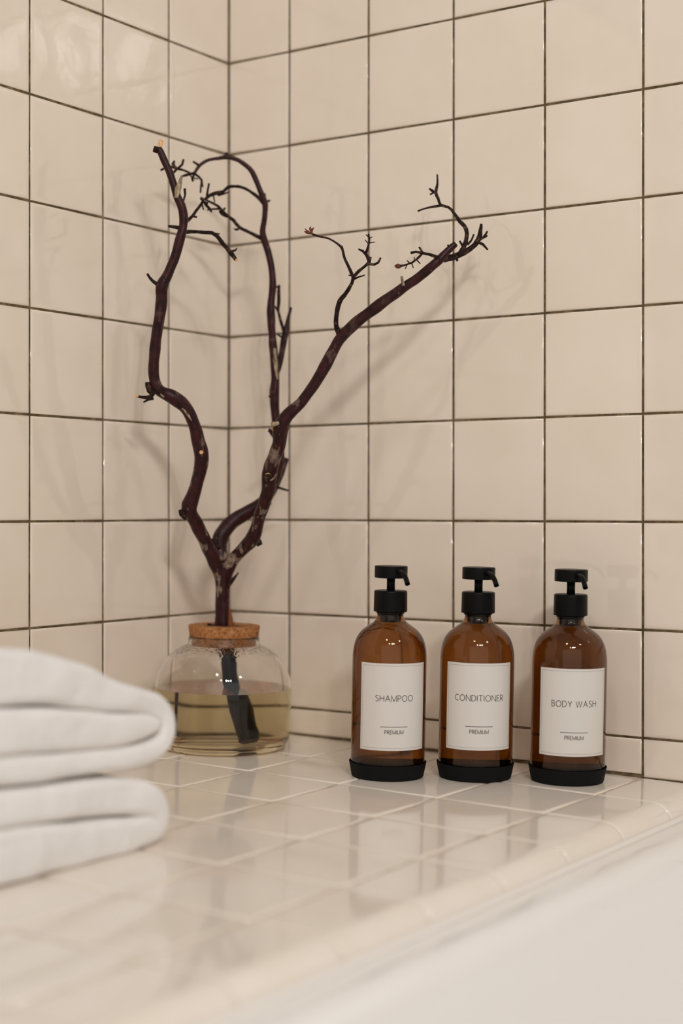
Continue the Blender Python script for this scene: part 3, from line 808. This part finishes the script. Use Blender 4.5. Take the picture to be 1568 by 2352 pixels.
for j, s in enumerate(LEAFLETS):
    bm = bmesh.new()
    tube(bm, s, 0.0008, 8, 0.2, j)
    bmesh.ops.transform(bm, matrix=BINV, verts=bm.verts[:])
    obj('bud_scale', bm, M_BUD, branch)['label'] = 'pointed rust coloured bud scale'

# ------------------------------------------------------------------ pump bottles
R = 0.0370


def shoulder():
    return [(R, 0.117), (0.0369, 0.1205), (0.0366, 0.1245), (0.0359, 0.1290), (0.0349, 0.1330), (0.0334, 0.1372), (0.0311, 0.1413), (0.0281, 0.1450),
            (0.0240, 0.1483), (0.0198, 0.1511), (0.0166, 0.1534), (0.0145, 0.1558), (0.0134, 0.1585), (0.0130, 0.1608)]


glass_out = [(0, 0.0030), (0.028, 0.0022), (0.031, 0.0012), (0.0345, 0.0022), (0.0362, 0.0045), (R, 0.0085)] + shoulder() + [(0.0131, 0.1614), (0.0138, 0.1619), (0.0141, 0.1626), (0.0138, 0.1633), (0.0131, 0.1638), (0.0130, 0.1740)]
glass_in = [(0.0108, 0.1740), (0.0108, 0.1600), (0.0116, 0.1568), (0.0135, 0.1535), (0.0172, 0.1503), (0.0218, 0.1470), (0.0256, 0.1440), (0.0286, 0.1404), (0.0308, 0.1362), (0.0322, 0.1322), (0.0332, 0.1284), (0.0339, 0.1242), (0.0342, 0.1200), (0.0343, 0.116),
            (0.0343, 0.0120), (0.0330, 0.0082), (0.0300, 0.0062), (0, 0.0060)]
FILL = 0.1535
liq = [(0, 0.0058), (0.0301, 0.0060), (0.0332, 0.0080), (0.0345, 0.0120), (0.0345, 0.116), (0.0344, 0.1200), (0.0341, 0.1242), (0.0334, 0.1284), (0.0324, 0.1322), (0.0310, 0.1362),
       (0.0288, 0.1404), (0.0258, 0.1440), (0.0220, 0.1470), (0.0174, 0.1503), (0.0137, FILL), (0.0110, FILL - 0.0004), (0, FILL - 0.0004)]
boot = [(0, 0.0), (0.0342, 0.0), (0.0353, 0.0005), (0.0359, 0.0014), (0.0362, 0.0030), (0.0384, 0.0140), (0.0387, 0.0150), (0.0383, 0.0154), (0.0376, 0.0148), (0.0372, 0.0120), (0.0370, 0.0080), (0.0361, 0.0042), (0.0345, 0.0020), (0.0310, 0.0010), (0, 0.0010)]
collar = [(0, 0.1850), (0.0150, 0.1850), (0.0161, 0.1846), (0.0165, 0.1836), (0.0168, 0.1642), (0.0163, 0.1638), (0.0144, 0.1638), (0.0144, 0.1740), (0, 0.1740)]
head = [(0, 0.2094), (0.0154, 0.2094), (0.0162, 0.2091), (0.0164, 0.2084), (0.0164, 0.1980), (0.0160, 0.1974), (0, 0.1974)]
stem = [(0, 0.1845), (0.0041, 0.1845), (0.0041, 0.1978), (0, 0.1978)]
inner_plug = [(0, 0.1505), (0.0070, 0.1507), (0.0098, 0.1520), (0.01065, 0.1560), (0.01095, 0.1600), (0.01095, 0.1745), (0, 0.1745)]
LR = R + 0.00035
LA = math.radians(111)
LH0, LH1 = 0.0308, 0.1158


def curved_patch(a0, a1, z0, z1, r, n, th):
    verts, faces = [], []
    for rad in (r, r - th):
        for i in range(n + 1):
            a = a0 + (a1 - a0) * i / n
            for z in (z0, z1):
                verts.append((rad * math.sin(a), -rad * math.cos(a), z))
    m = 2 * (n + 1)
    for i in range(n):
        faces.append((2 * i, 2 * i + 2, 2 * i + 3, 2 * i + 1))
        faces.append((m + 2 * i, m + 2 * i + 1, m + 2 * i + 3, m + 2 * i + 2))
        faces.append((2 * i, m + 2 * i, m + 2 * i + 2, 2 * i + 2))
        faces.append((2 * i + 1, 2 * i + 3, m + 2 * i + 3, m + 2 * i + 1))
    faces.append((0, 1, m + 1, m))
    faces.append((2 * n, m + 2 * n, m + 2 * n + 1, 2 * n + 1))
    return verts, faces


def arc(cx, cy, rx, ry, a0, a1, n=12):
    return [(cx + rx * math.cos(math.radians(a0 + (a1 - a0) * k / n)), cy + ry * math.sin(math.radians(a0 + (a1 - a0) * k / n))) for k in range(n + 1)]


_S = [(q.x, q.y) for q in catmull([(x, y, 0, 1) for x, y in ((0.49, 0.90), (0.40, 0.97), (0.28, 0.995), (0.15, 0.95), (0.07, 0.82), (0.09, 0.67), (0.22, 0.55),
                                                             (0.37, 0.47), (0.50, 0.36), (0.53, 0.20), (0.44, 0.06), (0.29, 0.005), (0.15, 0.02), (0.03, 0.10))], 0.03)]
_P = [(0, 0), (0, 1), (0.20, 1)] + arc(0.22, 0.73, 0.27, 0.27, 88, -88) + [(0.20, 0.46), (0, 0.46)]
GLYPH = {
    'S': (0.53, [_S]), 'H': (0.66, [[(0, 0), (0, 1)], [(0.66, 0), (0.66, 1)], [(0, 0.52), (0.66, 0.52)]]),
    'A': (0.74, [[(0, 0), (0.37, 1), (0.74, 0)], [(0.13, 0.34), (0.61, 0.34)]]),
    'M': (0.82, [[(0, 0), (0, 1), (0.41, 0.05), (0.82, 1), (0.82, 0)]]), 'P': (0.49, [_P]),
    'O': (0.84, [arc(0.42, 0.5, 0.42, 0.5, 0, 360, 28)]), 'C': (0.64, [arc(0.44, 0.5, 0.44, 0.5, 62, 298, 20)]),
    'N': (0.68, [[(0, 0), (0, 1), (0.68, 0), (0.68, 1)]]), 'D': (0.66, [[(0, 0), (0, 1), (0.18, 1)] + arc(0.20, 0.5, 0.46, 0.5, 88, -88, 16) + [(0.18, 0), (0, 0)]]),
    'I': (0.0, [[(0, 0), (0, 1)]]), 'T': (0.62, [[(0.31, 0), (0.31, 1)], [(0, 1), (0.62, 1)]]),
    'E': (0.44, [[(0.44, 1), (0, 1), (0, 0), (0.44, 0)], [(0, 0.52), (0.40, 0.52)]]),
    'R': (0.53, [_P, [(0.24, 0.46), (0.53, 0)]]),
    'B': (0.52, [[(0, 0), (0, 1), (0.20, 1)] + arc(0.20, 0.765, 0.24, 0.235, 88, -88, 10) + [(0, 0.53)], [(0, 0.53), (0.22, 0.53)] + arc(0.24, 0.265, 0.28, 0.265, 88, -88, 10) + [(0, 0)]]),
    'Y': (0.62, [[(0, 1), (0.31, 0.45), (0.62, 1)], [(0.31, 0.45), (0.31, 0)]]),
    'W': (1.04, [[(0, 1), (0.26, 0), (0.52, 0.94), (0.78, 0), (1.04, 1)]]),
    'U': (0.64, [[(0, 1), (0, 0.34)] + arc(0.32, 0.34, 0.32, 0.34, 180, 360, 14) + [(0.64, 1)]]),
}


def text_patch(bm, s, width, cap, zc, r, stroke):
    """thin even-stroke capitals wrapped on the label"""
    pen, strokes = 0.0, []
    for ch in s:
        if ch == ' ':
            pen += 0.42
            continue
        w, st = GLYPH[ch]
        for q in st:
            strokes.append([(pen + x, y) for x, y in q])
        pen += w + 0.25
    total = pen - 0.25
    sx = width / total
    for q in strokes:
        P = [Vector((x * sx - width / 2, y * cap - cap / 2)) for x, y in q]
        closed = (P[0] - P[-1]).length < 1e-7
        n = len(P)
        L, Rr = [], []
        for i, p in enumerate(P):
            if closed:
                a, c = P[(i - 1) % (n - 1)], P[(i + 1) % (n - 1)]
            else:
                a, c = P[max(i - 1, 0)], P[min(i + 1, n - 1)]
            d1 = (p - a).normalized() if (p - a).length > 1e-9 else (c - p).normalized()
            d2 = (c - p).normalized() if (c - p).length > 1e-9 else d1
            n1, n2 = Vector((-d1.y, d1.x)), Vector((-d2.y, d2.x))
            m = (n1 + n2)
            m = m.normalized() if m.length > 1e-6 else n1
            k = stroke / 2 / max(m.dot(n1), 0.35)
            L.append(p + m * k)
            Rr.append(p - m * k)
        vl = []
        for u in (L, Rr):
            vl.append([bm.verts.new((r * math.sin(v.x / r), -r * math.cos(v.x / r), zc + v.y)) for v in u])
        for i in range(n - 1):
            bm.faces.new((vl[0][i], vl[0][i + 1], vl[1][i + 1], vl[1][i]))


def bar(bm, a0, a1, z0, z1, r, n=12):
    v, f = curved_patch(a0, a1, z0, z1, r, n, 0.00005)
    vs_ = [bm.verts.new(q) for q in v]
    for q in f:
        bm.faces.new([vs_[i] for i in q])


def pump_bottle(x, y, turn, spout_az, word, width, label, ldz=0.0, la=LA, lean=0.0):
    d = Vector((1.145 - x, -1.473 - y, 0)).normalized()
    face = math.atan2(d.x, -d.y)
    root = empty('pump_bottle', label, 'bottle', on_deck(x, y, face), 'amber pump bottles on the ledge')
    obj('silicone_boot', lathe(fillet(boot, 0.0003, 2), 96), M_SILICONE, root)['label'] = 'black rubbery sleeve around the foot'
    obj('glass_body', lathe(glass_out + glass_in, 128), M_AMBER, root)
    obj('liquid', lathe(liq, 96), M_LIQUID, root)
    obj('collar', lathe(fillet(collar, 0.0004, 3), 96), M_BLACK, root)
    obj('pump_plug', lathe(inner_plug, 32), M_BLACK, root)
    obj('pump_stem', lathe(stem, 32), M_BLACK, root, smooth=True)
    hd = obj('pump_head', lathe(fillet(head, 0.0005, 3), 96), M_BLACK, root)
    # spout: leaves the side of the head and bends down
    ax, az = math.sin(spout_az), -math.cos(spout_az)
    sp = []
    for rad, z in ((0.0125, 0.2038), (0.0190, 0.2040), (0.0250, 0.2036), (0.0300, 0.2017), (0.0347, 0.1978), (0.0384, 0.1930)):
        sp.append((ax * rad, az * rad, z, 0.0025))
    bm = bmesh.new()
    rings = tube(bm, sp, 0.0012, 16, 0.0, 0)
    # hollow mouth
    last = [f for f in bm.faces if len(f.verts) == 16 and rings[-1][0] in f.verts][0]
    r = bmesh.ops.inset_individual(bm, faces=[last], thickness=0.0007)
    bmesh.ops.translate(bm, verts=last.verts[:], vec=Vector((-ax * 0.0025, -az * 0.0025, 0.003)))
    obj('spout', bm, M_BLACK, hd)
    # label, turned a little away from the viewer
    v, f = curved_patch(turn - la / 2, turn + la / 2, LH0 + ldz, LH1 + ldz, LR, 40, 0.0003)
    lab = obj('label', pydata(v, f), M_LABEL, root, smooth=False)
    h = LH1 - LH0
    zt_ = LH0 + ldz
    for what in ('name', 'rule', 'premium'):
        bm = bmesh.new()
        if what == 'name':
            text_patch(bm, word, width, 0.0058, zt_ + 0.60 * h, LR + 0.00008, 0.00060)
        elif what == 'premium':
            text_patch(bm, 'PREMIUM', 0.0186, 0.0036, zt_ + 0.213 * h, LR + 0.00008, 0.00048)
        else:
            bar(bm, -0.0136 / R, 0.0136 / R, zt_ + 0.2700 * h, zt_ + 0.2700 * h + 0.0005, LR + 0.00008)
        bmesh.ops.rotate(bm, verts=bm.verts[:], cent=(0, 0, 0), matrix=Matrix.Rotation(turn, 3, 'Z'))
        me = D.meshes.new('lettering')
        bm.to_mesh(me)
        bm.free()
        p_ = obj('printed_line' if what == 'rule' else 'lettering', me, M_INK, lab, smooth=False)
        p_['label'] = {'name': 'thin dark capitals reading ' + word, 'rule': 'thin dark line above the small word', 'premium': 'small dark capitals reading PREMIUM'}[what]
    bm = bmesh.new()
    A = la / 2 - 0.0020 / R
    zb, zt, w = LH0 + ldz + 0.0022, LH1 + ldz - 0.0022, 0.00022
    rr_ = LR + 0.00006
    bar(bm, -A, A, zb, zb + w, rr_, 40)
    bar(bm, -A, A, zt - w, zt, rr_, 40)
    bar(bm, -A, -A + w / R, zb, zt, rr_, 1)
    bar(bm, A - w / R, A, zb, zt, rr_, 1)
    bmesh.ops.rotate(bm, verts=bm.verts[:], cent=(0, 0, 0), matrix=Matrix.Rotation(turn, 3, 'Z'))
    me = D.meshes.new('border')
    bm.to_mesh(me)
    bm.free()
    obj('border', me, M_INK_FINE, lab, smooth=False)['label'] = 'hairline grey frame'
    return root


dg_ = math.radians
pump_bottle(0.3215, -0.1565, dg_(8.7), dg_(25), 'SHAMPOO', 0.0382, 'amber glass pump bottle whose white label reads SHAMPOO, nearest the glass jar')
pump_bottle(0.3925, -0.1053, dg_(4.8), dg_(27), 'CONDITIONER', 0.0502, 'amber glass pump bottle whose white label reads CONDITIONER, between the other two', ldz=0.0014)
pump_bottle(0.4738, -0.0640, dg_(9.0), dg_(21), 'BODY WASH', 0.0456, 'amber glass pump bottle whose white label reads BODY WASH, farthest from the jar', ldz=-0.0012, la=math.radians(113))

# ------------------------------------------------------------------ towels


def fat_layer(bm, pts, xf, xb, seed, step=0.0045, amp=0.0022):
    """a thick padded layer of cloth: pts are (y, z, thickness) along the fold; it runs from xf (front) back to xb"""
    Q = catmull([(0, y, z, th) for y, z, th in pts], step)
    rings = []
    tot = len(Q)
    for i, q in enumerate(Q):
        a = Q[max(i - 1, 0)]
        b = Q[min(i + 1, tot - 1)]
        T = Vector((0, b.y - a.y, b.z - a.z)).normalized()
        N = Vector((0, -T.z, T.y))
        th = q.w / 2
        e = min(i, tot - 1 - i)
        if e < 3:
            th *= (0.55, 0.82, 0.95)[e]
        hw = (xf - xb) / 2
        xc = (xf + xb) / 2
        rc = min(0.0075, th * 0.8)
        sec = []
        for cx, cy, a0 in ((hw - rc, th - rc, 0), (-hw + rc, th - rc, 90), (-hw + rc, -th + rc, 180), (hw - rc, -th + rc, 270)):
            for k in range(6):
                an = math.radians(a0 + 90 * k / 5)
                sec.append((cx + rc * math.cos(an), cy + rc * math.sin(an)))
            if a0 in (0, 180):
                s_ = 1 if a0 == 0 else -1
                for k in range(1, 22):
                    sec.append((s_ * (hw - rc) * (1 - 2 * k / 22), s_ * th))
        ring = []
        for xx, nn in sec:
            p = Vector((xc + xx, q.y, q.z)) + N * nn
            w1 = noise.noise(p * 14 + Vector((seed, 0, 0)))
            w2 = noise.noise(p * 38 + Vector((0, seed, 0)))
            w3 = noise.noise(Vector((p.x * 5, p.y * 22, seed)))
            w4 = noise.noise(Vector((p.x * 30, p.y * 17, p.z * 40 + seed)))
            edge = max(0.0, abs(xx) / hw - 0.8) * 5
            p += N * (amp * (w1 + 0.6 * w2 + 0.7 * w3)) + Vector((math.copysign(1, xx) * edge * 0.003 * (w4 + 0.4 * w2), 0, 0))
            p.z -= SLOPE * (p.x - 0.335)
            ring.append(bm.verts.new(p))
        rings.append(ring)
    n = len(rings[0])
    for A, B in zip(rings[:-1], rings[1:]):
        for k in range(n):
            bm.faces.new((A[k], A[(k + 1) % n], B[(k + 1) % n], B[k]))
    bm.faces.new(rings[0][::-1])
    bm.faces.new(rings[-1])


def towel(label, layers, origin):
    bm = bmesh.new()
    for i, (pts, xf, xb, amp) in enumerate(layers):
        fat_layer(bm, pts, xf, xb, origin * 7 + i * 3.1, amp=amp)
    bmesh.ops.translate(bm, verts=bm.verts[:], vec=Vector((-0.23, 0.72, 0.0)))
    bmesh.ops.recalc_face_normals(bm, faces=bm.faces[:])
    me = D.meshes.new('folded_towel')
    bm.to_mesh(me)
    bm.free()
    o = obj('folded_towel', me, M_TOWEL)
    o.location = (0.23, -0.72, 0.0)
    o['label'] = label
    o['category'] = 'towel'
    o['group'] = 'folded towels stacked on the ledge'
    return o


towel('folded white terry towel lying directly on the ledge, lower one of the stack', [
    ([(-0.93, 0.054, 0.029), (-0.80, 0.052, 0.029), (-0.69, 0.048, 0.028), (-0.62, 0.0415, 0.0275), (-0.580, 0.0385, 0.0285), (-0.552, 0.034, 0.028), (-0.5345, 0.0270, 0.0265), (-0.5278, 0.0165, 0.0255),
      (-0.533, 0.0080, 0.0255), (-0.552, 0.0060, 0.0270), (-0.585, 0.0080, 0.031), (-0.62, 0.0105, 0.034), (-0.69, 0.0140, 0.040), (-0.80, 0.0145, 0.043), (-0.93, 0.0150, 0.043)], 0.345, 0.12, 0.0013),
], 1)
towel('folded white terry towel with three thick layers, on top of the other towel', [
    ([(-0.93, 0.148, 0.043), (-0.80, 0.147, 0.043), (-0.69, 0.1400, 0.040), (-0.62, 0.1275, 0.034), (-0.580, 0.1165, 0.025), (-0.552, 0.110, 0.021), (-0.530, 0.1030, 0.020), (-0.517, 0.0905, 0.020),
      (-0.519, 0.077, 0.019), (-0.531, 0.069, 0.019), (-0.555, 0.0665, 0.019), (-0.60, 0.068, 0.019), (-0.69, 0.0735, 0.022), (-0.80, 0.077, 0.022), (-0.93, 0.078, 0.022)], 0.343, 0.11, 0.0015),
    ([(-0.93, 0.1065, 0.038), (-0.80, 0.106, 0.038), (-0.69, 0.1020, 0.034), (-0.62, 0.0940, 0.031), (-0.580, 0.0895, 0.027), (-0.556, 0.0885, 0.023), (-0.540, 0.0885, 0.019), (-0.530, 0.0885, 0.016)], 0.345, 0.13, 0.0011),
], 2)
